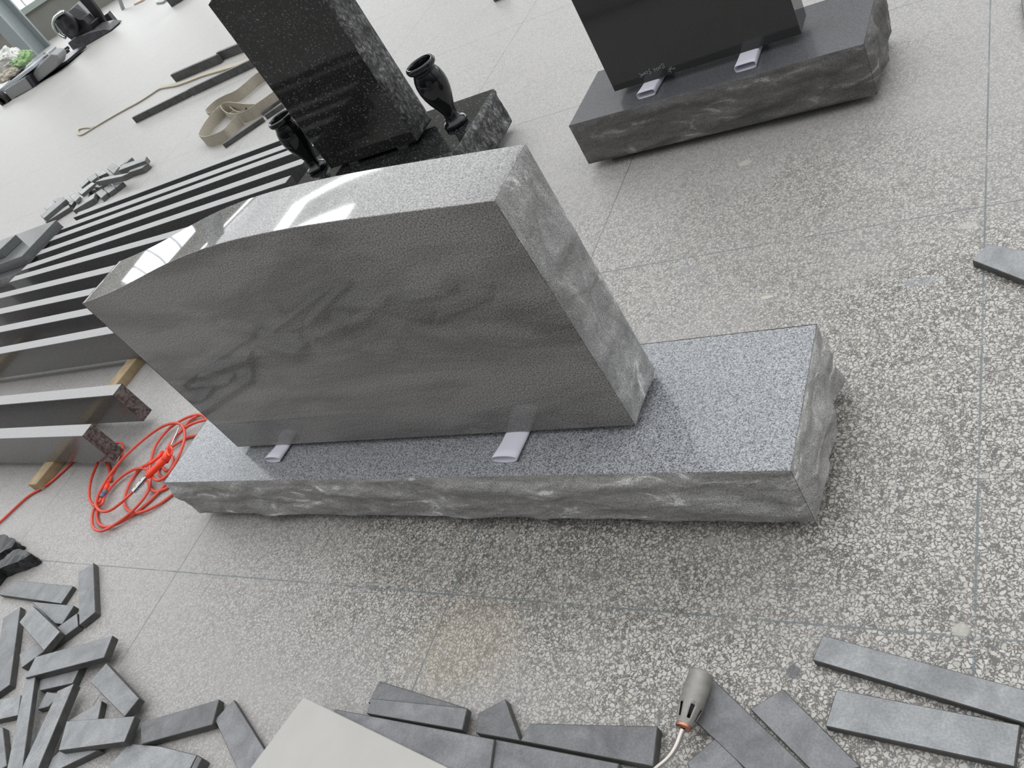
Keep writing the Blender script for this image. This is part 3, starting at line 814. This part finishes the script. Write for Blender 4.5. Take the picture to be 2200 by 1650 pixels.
# distant heap of small offcuts
G3 = 'small offcuts in the far heap behind the slabs on edge'
far = [
 ([(315, 336), (311, 345.5), (254, 366.5), (262, 354)], 2, .05, 'long offcut at the far right end of the distant heap, upper one'),
 ([(318, 350), (305, 361), (275, 371), (285, 357)], 0, .05, 'long offcut at the right end of the distant heap, lower one'),
 ([(284, 338), (272, 349), (258, 356), (272, 343)], 0, .04, 'short offcut behind the uppermost long one of the distant heap'),
 ([(241, 350), (256, 358), (244, 373), (229, 362)], 2, .03, 'square offcut at the top middle of the distant heap'),
 ([(278, 371), (262, 379), (204, 391), (222, 381)], 4, .05, 'longest offcut lying across the middle of the distant heap'),
 ([(218, 362), (230, 371), (211, 380), (205, 370)], 0, .03, 'pale squarish offcut left of the square top one in the distant heap'),
 ([(204, 371), (209, 380), (195, 391), (186, 383)], 2, .03, 'small offcut leaning left of the pale squarish one'),
 ([(190, 382), (194, 386), (175, 403), (171, 398)], 0, .03, 'narrow dark-edged offcut on the far side of the distant heap'),
 ([(198, 391), (204, 394), (175, 418), (167, 413)], 2, .03, 'narrow offcut in the centre left of the distant heap'),
 ([(222, 388), (235, 391), (214, 402), (201, 402)], 0, .04, 'offcut with a dark front under the longest one'),
 ([(255, 385), (264.5, 390.5), (249.5, 403), (239, 393)], 0, .04, 'first of three tile-like offcuts in a row, the right one'),
 ([(237, 394), (248.5, 403.5), (232.5, 415), (222, 405)], 0, .04, 'second of three tile-like offcuts in a row, the middle one'),
 ([(219, 405), (230.5, 414), (217, 426), (205, 414)], 0, .04, 'third of three tile-like offcuts in a row, the left one'),
 ([(205, 414), (201, 426), (156, 453), (165, 438)], 0, .05, 'bent-looking long offcut nearest the slabs on edge'),
 ([(155.5, 409.5), (172, 422), (161, 433), (146.6, 419)], 4, .03, 'pale square offcut on the left part of the distant heap'),
 ([(133, 424), (142, 428), (94, 469), (86, 463)], 2, .05, 'thick long offcut at the left of the distant heap'),
 ([(147, 440), (150, 445), (98, 478), (94, 471)], 0, .04, 'long offcut just before the thick one at the left of the distant heap'),
 ([(136, 424), (122, 436), (114, 431), (124, 424)], 0, .04, 'wedge-like offcut behind the thick long one'),
 ([(110, 434), (118, 437), (100, 451), (94, 446)], 0, .03, 'narrow offcut at the outer left of the distant heap'),
 ([(149, 427), (160, 432), (153, 441), (143, 435)], 0, .04, 'stubby offcut between the pale square and the thick long one'),
 ([(190, 420), (186, 429), (163, 438), (170, 429)], 0, .03, 'flat offcut in the lower middle of the distant heap'),
 ([(198, 401), (204, 407), (188, 413), (184, 407)], 0, .03, 'little wedge of stone in the centre of the distant heap'),
]
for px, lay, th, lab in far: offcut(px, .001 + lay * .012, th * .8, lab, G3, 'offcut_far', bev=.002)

# narrow strips lying beyond the heap
def strip(pA, pB, w, h, label, mat='offcut_strip', name='stone_strip', kx=0):
    a = U(*pA); b = U(*pB); d = (b - a); d.z = 0; d.normalize(); s = Vector((-d.y, d.x, 0))
    if s.y < 0: s = -s
    bm = bmesh.new(); prism(bm, [a + Vector((0, 0, h)), b + Vector((0, 0, h)), b + s * w + Vector((0, 0, h)), a + s * w + Vector((0, 0, h))], Vector((0, 0, .001 - h))); bevel(bm, .0015, 1)
    return tag(obj(name, bm, M[mat]), label, 'stone strip', 'narrow stone strips on the far floor')
strip((378, 177), (476, 136), .035, .075, 'dark narrow strip, the left half of the pair nearest the far heap of clutter')
strip((476, 131), (560, 98), .035, .075, 'dark narrow strip continuing behind the black headstone, offset from its neighbour')
strip((293, 265), (412, 207), .03, .055, 'plain grey strip with the left end showing, below the thin beige strap')
strip((415, 206), (570, 134), .03, .06, 'mottled dark strip running to the black headstone below the thin strap')
strip((485, 319), (570, 261), .025, .03, 'short strip lying against the coiled webbing sling')
strip((574, 257), (612, 232), .02, .03, 'short strip end between the sling and the left vase')
strip((566, 249), (606, 218), .02, .02, 'thin strip end just above the one beside the left vase')
strip((1062, 5), (1085, -4), .04, .04, 'tiny strip end at the top edge of the picture, centre')
a = U(369, 16)
strip((369, 16), (405, -6), .10, .20, 'dark block standing at the top edge left of the black headstone')
strip((352, 8), (365, -2), .5, .03, 'flat grey block at the top edge beside the dark standing block', 'cart_grey')

# webbing sling, standing on its edge in loops
def ribbon(px, wz, z0=.002, th=.004):
    pts = catmull([U(u, v, wz + z0) for u, v in px], 6)
    bm = bmesh.new()
    n = len(pts); A = []
    for i, p in enumerate(pts):
        d = pts[min(i + 1, n - 1)] - pts[max(i - 1, 0)]; d.z = 0; d.normalize(); s = Vector((-d.y, d.x, 0)) * th / 2
        A.append([bm.verts.new(Vector((p.x, p.y, zz)) + sg * s) for sg, zz in ((1, wz + z0), (-1, wz + z0), (-1, z0), (1, z0))])
    for i in range(n - 1):
        for k in range(4):
            j = (k + 1) % 4
            bm.faces.new((A[i][k], A[i][j], A[i + 1][j], A[i + 1][k]))
    bm.faces.new(A[0]); bm.faces.new(A[-1][::-1])
    return bm
def c5(pts): return [(400 + x / 6.875, 80 + y / 6.875) for x, y in pts]
def merge(dst, src):
    mp = {}
    for v in src.verts: mp[v] = dst.verts.new(v.co)
    for f in src.faces: dst.faces.new([mp[v] for v in f.verts])
    src.free()
bm = bmesh.new()
merge(bm, ribbon(c5([(1150, 470), (1000, 560), (850, 690), (720, 790), (560, 860), (420, 940), (300, 1050), (285, 1095), (340, 1115), (420, 1080), (500, 1000), (420, 1080), (330, 1180), (240, 1310), (185, 1420), (200, 1455), (290, 1465), (450, 1415), (540, 1370), (600, 1310), (660, 1230), (740, 1150)]), .075))
merge(bm, ribbon(c5([(1000, 985), (900, 985), (760, 970), (620, 955), (540, 975), (505, 1015), (545, 1075), (640, 1125), (760, 1125), (900, 1070), (1020, 990), (1150, 900), (1300, 790), (1420, 690)]), .075, .004))
merge(bm, ribbon(c5([(640, 1020), (700, 1070), (790, 1095), (860, 1050), (850, 1010)]), .05, .002))
tag(obj('webbing_sling', bm, M['webbing']), 'wide beige webbing sling coiled on its edge left of the black headstone', 'sling')
# thin strap lying stretched on the floor, with an eye at the end
bm = bmesh.new()
path = catmull([U(u, v, .006) for u, v in [(200, 274), (185, 274), (171, 278), (167, 284), (171, 289), (180, 288), (200, 276), (230, 258), (265, 238), (300, 219), (325, 203), (345, 190), (365, 185), (385, 181), (410, 172), (440, 160), (480, 148), (520, 136), (560, 122)]], 5)
n = len(path); A = []
for i, p in enumerate(path):
    d = path[min(i + 1, n - 1)] - path[max(i - 1, 0)]; d.z = 0; d.normalize(); s = Vector((-d.y, d.x, 0)); w = .014 + .022 * min(1, max(0, (i / n - .5) * 3))
    hgt = .014
    A.append([bm.verts.new(Vector((p.x, p.y, zz)) + sg * s * w) for sg, zz in ((1, hgt), (-1, hgt), (-1, .001), (1, .001))])
for i in range(n - 1):
    for k in range(4):
        j = (k + 1) % 4; bm.faces.new((A[i][k], A[i][j], A[i + 1][j], A[i + 1][k]))
bm.faces.new(A[0]); bm.faces.new(A[-1][::-1])
tag(obj('strap', bm, M['webbing']), 'thin beige strap stretched straight over the far floor with a looped eye', 'strap')

# ------------------------------------------------------------------ orange air hose and blow gun
def c3(x, y): return (170 + x / 6.11, 880 + y / 6.11)
HR = .0052
hose_paths = [
 ([(700, 1085), (620, 1160), (540, 1230), (430, 1310), (330, 1340), (260, 1315), (222, 1255), (235, 1170), (280, 1060), (340, 950), (410, 850), (520, 700), (700, 520), (900, 350), (1060, 240), (1180, 190), (1270, 178), (1340, 200), (1380, 270), (1385, 380), (1345, 520), (1275, 680), (1190, 820), (1110, 900), (1030, 930), (975, 900), (950, 850)], .030),
 ([(300, 1150), (270, 1205), (210, 1260), (155, 1215), (133, 1120), (150, 950), (200, 800), (285, 620), (400, 490), (500, 435), (565, 455), (575, 530), (545, 650), (490, 770), (430, 870), (390, 950)], .022),
 ([(1150, 965), (1000, 1130), (830, 1290), (700, 1390), (540, 1480), (390, 1535), (280, 1515), (240, 1430), (238, 1290), (270, 1130), (330, 980), (400, 870), (395, 800), (355, 690)], .008),
 ([(900, 790), (930, 880), (930, 1000), (870, 1130), (760, 1270), (620, 1400), (480, 1500), (360, 1570), (270, 1592), (195, 1555), (168, 1470), (180, 1350), (220, 1270), (300, 1240), (340, 1130), (430, 1000), (560, 880), (700, 795), (820, 768), (900, 790)], .018),
 ([(1255, 1090), (1130, 1190), (980, 1280), (850, 1335), (740, 1358), (655, 1330), (602, 1260), (592, 1180), (630, 1050), (700, 900), (800, 780), (900, 710), (960, 670)], .008),
 ([(1170, 1025), (1080, 1060), (1000, 1075), (935, 1035), (905, 950)], .008),
 ([(1690, 130), (1640, 85), (1580, 65), (1500, 75), (1400, 110), (1300, 165), (1180, 250), (1080, 360), (1000, 480), (960, 600), (935, 720), (930, 880)], .014),
 ([(1640, 60), (1540, 90), (1450, 150), (1380, 235), (1290, 320), (1210, 430), (1150, 520)], .008),
 ([(1700, 125), (1560, 160), (1450, 205), (1370, 260), (1300, 320)], .022),
 ([(1540, 340), (1480, 355), (1400, 380), (1310, 430), (1230, 480), (1150, 540)], .008),
 ([(1190, 590), (1230, 640), (1225, 720), (1190, 790), (1130, 800), (1090, 750), (1040, 800), (1060, 870), (1120, 900)], .008),
]
ht = empty('air_hose', U(300, 1050, 0), 'orange-red air hose coiled on the floor left of the long grey base', 'hose')
bm = bmesh.new()
for k, (pp_, z) in enumerate(hose_paths):
    pts = catmull([U(*c3(x, y), z + .003 * math.sin(i * 1.3 + k)) for i, (x, y) in enumerate(pp_)], 6)
    for p in pts: p.z = max(p.z, HR + .0008)
    tube(bm, pts, HR, 8)
tail = [(-30, 1140), (0, 1116), (54, 1066), (87, 1046), (108, 1031), (126, 1015), (136, 1006)]
pts = [U(u + 3, v + 3, .0065) for u, v in tail]
pts += [Vector((pts[-1].x + .03, .26, .0065)), Vector((pts[-1].x + .10, .30, .0065)), Vector((-.86, .28, .0065)), U(232, 996, .0065), U(236, 1014, .0065), U(238, 1035, .0065)]
tube(bm, catmull(pts, 6), HR, 8)
obj('tube', bm, M['hose'], ht, smooth=True)
bm = bmesh.new()
a = U(*c3(350, 1060), .028); b_ = U(*c3(292, 1150), .028)
tube(bm, [a, a.lerp(b_, .45), a.lerp(b_, .5), a.lerp(b_, .6), b_], [.0085, .0085, .0070, .0085, .0078], 14)
o = obj('hose_joint', bm, M['blue_fitting'], ht, smooth=False)
bm = bmesh.new()
a = U(*c3(392, 930), .024); b_ = U(*c3(345, 1060), .026)
tube(bm, [a, a.lerp(b_, .5), b_], [.0045, .0075, .0085], 12)
obj('strain_sleeve', bm, M['gun'], ht, smooth=True)

gun = empty('blow_gun', U(*c3(1000, 760), 0), 'orange blow gun with metal nozzle lying on the coiled air hose', 'blow gun')
zc = .045
a = U(*c3(885, 885), zc); b_ = U(*c3(1140, 640), zc + .004)
bm = bmesh.new(); tube(bm, [a.lerp(b_, f) for f in (0, .06, .3, .6, 1)], [.009, .0105, .0112, .0118, .0135], 16)
c = U(*c3(1200, 500), zc + .004)
tube(bm, [b_.lerp(c, f) for f in (-.25, .2, .6, .95, 1.08)], [.0130, .0145, .0125, .0090, .0055], 16)
obj('handle', bm, M['gun'], gun, smooth=True)
bm = bmesh.new()
tube(bm, [U(*c3(1100, 560), zc + .004), U(*c3(1040, 625), zc + .01), U(*c3(960, 690), zc + .012), U(*c3(835, 757), zc + .010)], [.008, .0062, .005, .0035], 10)
obj('trigger', bm, M['gun'], gun, smooth=True)
bm = bmesh.new()
for k in range(1):
    lp = [U(*c3(1190 + 34 * math.cos(q), 540 + 62 * math.sin(q)), zc + .018) for q in [i * PI / 8 for i in range(17)]]
    tube(bm, lp, .0028, 8)
obj('hanging_eye', bm, M['gun'], gun, smooth=True)
bm = bmesh.new()
tube(bm, catmull([U(*c3(1205, 470), zc + .004), U(*c3(1255, 360), zc + .004), U(*c3(1300, 265), zc + .003), U(*c3(1315, 200), zc - .002)], 4), .0026, 10)
obj('nozzle', bm, M['chrome'], gun, smooth=True)
a = U(*c3(885, 885), zc - .001); b_ = U(*c3(712, 1085), zc - .012)
bm = bmesh.new()
fs = [0, .06, .07, .25, .26, .34, .35, .62, .63, .72, .73, .95, 1.0]
rs = [.006, .006, .0092, .0092, .0072, .0072, .0098, .0098, .0078, .0078, .0095, .0095, .006]
tube(bm, [a.lerp(b_, f) for f in fs], rs, 12)
obj('coupling', bm, M['chrome'], gun)

# ------------------------------------------------------------------ torch burner at the bottom
tb = empty('torch_burner', U(1490, 1540, 0), 'steel gas torch burner with slotted bell and bent pipe at the bottom', 'gas torch')
zb = .036
A_ = U(1469, 1561, zb); B_ = U(1507, 1448, zb - .004)
ax = (B_ - A_); LL = ax.length; ax.normalize()
bm = bmesh.new()
prof = [(.0125, 0), (.0135, .03), (.0155, .12), (.0185, .27), (.0200, .36), (.0205, .46), (.0208, .56), (.0212, .75), (.0205, .97), (.0212, 1.0), (.0195, 1.0), (.0190, .97), (.0195, .75)]
seg = 36
fs = lathe(bm, [(r, h * LL) for r, h in prof], A_, ax, seg)
kill = []
for idx, f in enumerate(fs):
    row = idx // seg; col = idx % seg
    if row in (2, 3) and col % 6 in (0, 1): kill.append(f)
bmesh.ops.delete(bm, geom=kill, context='FACES')
o = obj('bell', bm, M['burner'], tb, smooth=True)
so = o.modifiers.new('s', 'SOLIDIFY'); so.thickness = .0014; so.offset = -1
bm = bmesh.new(); lathe(bm, [(0, .02), (.011, .02), (.0125, .2 * LL), (.0165, .45 * LL), (.0175, .9 * LL), (0, .9 * LL)], A_, ax, 24)
obj('inner_cup', bm, M['burner_in'], tb, smooth=True)
bm = bmesh.new(); lathe(bm, [(.0, -.003), (.0125, -.003), (.0137, -.0015), (.0128, 0), (.0137, .0015), (.0134, .003), (0, .003)], A_, ax, 28)
obj('copper_ring', bm, M['copper'], tb, smooth=True)
bm = bmesh.new()
pts = [A_ - ax * .004] + [U(u, v, z) for u, v, z in ((1462, 1580, .034), (1452, 1605, .030), (1438, 1626, .026), (1416, 1646, .022), (1390, 1668, .014), (1350, 1700, .010))]
tube(bm, catmull(pts, 6), .0046, 12)
obj('pipe', bm, M['steel_pipe'], tb, smooth=True)

# ------------------------------------------------------------------ far objects at the top left
mt = U(190, 96)                      # black monument on a low base
k = empty('black_monument', (mt.x, mt.y, 0), 'distant grey stone panel framed by a curved black leg, with black fittings, top left', 'monument')
def wx(u, v, y): return UY(u, v, y)
Y0 = mt.y
def facepoly(px, y, d, mat, nm):
    pts = [UY(u, v, y) for u, v in px]
    for p in pts: p.z = max(p.z, .0)
    bm = bmesh.new(); prism(bm, pts, Vector((0, d, 0))); bevel(bm, .01, 1)
    return obj(nm, bm, mat, k)
facepoly([(145, 93), (157, 109), (187, 101), (235, 71), (239, 64), (222, 62), (196, 68), (176, 76), (160, 80)], Y0 + .02, .3, M['monument_plinth'], 'plinth')
facepoly([(150, 21), (165, 7), (189, 31), (216, 61), (200, 66), (188, 50), (169, 40)], Y0 + .42, .08, M['cart_grey'], 'panel')
facepoly([(166, -4), (173, -12), (187, -8), (200, 8), (214, 26), (226, 48), (240, 64), (234, 71), (226, 66), (214, 56), (200, 36), (184, 16)], Y0 + .33, .06, M['gunmetal'], 'curved_leg')
facepoly([(127, 58), (130, 40), (142, 28), (152, 32), (170, 42), (178, 41), (188, 52), (196, 50), (200, 66), (176, 80), (158, 90), (150, 84), (144, 80), (134, 72)], Y0 + .1, .2, M['gunmetal'], 'housing')
bm = bmesh.new(); cc_ = UY(141, 52, Y0)
lathe(bm, [(0, 0), (.15, .0), (.20, .05), (.21, .12), (0, .13)], cc_ + Vector((0, .12, 0)), Vector((0, -1, 0)), 28)
obj('drum', bm, M['gunmetal'], k, smooth=True)
bm = bmesh.new(); tube(bm, catmull([UY(u, v, Y0 - .03) for u, v in ((137, 25), (122, 34), (115, 46), (117, 59), (126, 73), (141, 81))], 5), .028, 8)
obj('guard_ring', bm, M['chrome'], k, smooth=True)

ct = U(60, 205)
cart = empty('stone_cart', (ct.x, ct.y, 0), 'far low cart with grey deck and black wheel, loaded with wrapped goods', 'cart')
CY = U(70, 190).y
def cpoly(px, y, d, mat, nm, par, bv=.008):
    pts = [UY(u, v, y) for u, v in px]
    bm = bmesh.new(); prism(bm, pts, Vector((0, d, 0))); bevel(bm, bv, 2)
    return obj(nm, bm, mat, par)
cpoly([(8, 195), (52, 167), (69, 190), (24, 214)], CY, .5, M['cart_grey'], 'deck_block', cart)
cpoly([(-20, 205), (68, 142), (72, 148), (-14, 216)], CY + .05, .6, M['column_edge'], 'deck_rim', cart)
cpoly([(54, 166), (62, 161), (78, 186), (69, 191)], CY + .02, .4, M['gunmetal'], 'shaded_gap', cart)  # dark body standing for the shaded gap between block and stone
cpoly([(69, 191), (78, 186), (108, 160), (145, 137), (142, 131), (118, 142), (76, 176), (66, 184)], CY + .3, .5, M['gunmetal'], 'under_shadow', cart)  # shadow under the rounded stone, put in as a dark body
wc = UY(5, 217, CY - .05)
bm = bmesh.new(); tube(bm, [wc + Vector((0, .16 * 0, 0)) + Vector((.0, 0, 0)), wc + Vector((.0, .08, 0))], .13, 24)
obj('wheel', bm, M['rubber'], cart)
bm = bmesh.new(); lathe(bm, [(0, -.01), (.05, -.01), (.055, 0), (0, .0)], wc, Vector((0, -1, 0)), 16)
obj('hub', bm, M['cart_grey'], cart)
cpoly([(66, 168), (74, 148), (108, 116), (122, 118), (127, 128), (124, 142), (114, 152), (84, 176), (76, 180)], CY + .1, .2, M['cart_grey'], 'rounded_stone', cart, .02)  # rounded stone carried on the cart, kept as one of its parts
def crumple(u, v, y, sx, sz, mat, nm, label, cat, seed):
    c = UY(u, v, y)
    bm = bmesh.new(); bmesh.ops.create_icosphere(bm, subdivisions=4, radius=1)
    for w in bm.verts:
        q = w.co.copy()
        f = 1 + .28 * noise.noise(q * 2.2 + Vector((seed, 0, 0))) + .16 * noise.noise(q * 6 + Vector((seed, 3, 0)))
        w.co = Vector((q.x * sx * f, q.y * .22 * f, q.z * sz * f)) + c
    return obj(nm, bm, mat, label)
bc = UY(22, 150, CY + .75)
bun = empty('wrapped_bundle', bc, 'crumpled pale wrapped bundle with green cloth and beige straps on the far cart', 'bundle')
crumple(22, 132, CY + .45, .27, .20, M['plastic_wrap'], 'wrap', bun, '', 1)
crumple(46, 128, CY + .50, .18, .10, M['green_cloth'], 'cloth', bun, '', 4)
crumple(24, 156, CY + .30, .24, .09, M['webbing'], 'straps', bun, '', 7)
bm = bmesh.new()
for (p, q) in (((74, 130), (98, 112)), ((80, 134), (104, 116))):
    tube(bm, [UY(*p, CY + .35), UY(*q, CY + .35)], .018, 8)
tag(obj('metal_rods', bm, M['chrome']), 'pair of pale metal rods lying along the rounded stone on the far cart', 'rod')
def flo(p, q, w, h, label, nm, mat, cat):
    a = U(*p); b = U(*q); d = (b - a).normalized(); s = Vector((-d.y, d.x, 0))
    bm = bmesh.new(); up = Vector((0, 0, h)); prism(bm, [a + up, b + up, b + s * w + up, a + s * w + up], Vector((0, 0, .001 - h))); bevel(bm, .004, 1)
    return tag(obj(nm, bm, M[mat]), label, cat)
flo((131, 118), (150, 104), .08, .05, 'farther of two thin sticks left of the distant black monument', 'stone_strip', 'gunmetal', 'strip')
flo((134, 123), (151, 110), .08, .05, 'nearer of two thin sticks left of the distant black monument', 'stone_strip', 'gunmetal', 'strip')
flo((238, 56), (248, 49), .2, .18, 'dark block at the right foot of the distant black monument', 'stone_block', 'gunmetal', 'block')
fa = U(265, 21)
tr = empty('trestle', fa, 'small pale trestle standing on the far floor at the top edge', 'trestle')
bm = bmesh.new()
tube(bm, [fa, fa + Vector((.35, .1, .75))], .035, 8); tube(bm, [fa + Vector((.75, .1, 0)), fa + Vector((.35, .1, .75))], .035, 8)
obj('leg', bm, M['column'], tr)
bm = bmesh.new(); tube(bm, [fa + Vector((.1, .05, .3)), fa + Vector((.62, .1, .3))], .03, 8)
obj('brace', bm, M['column'], tr)
flo((289, 12), (310, 2), .7, .03, 'tan mat on the far floor at the top edge', 'floor_mat', 'tan', 'mat')
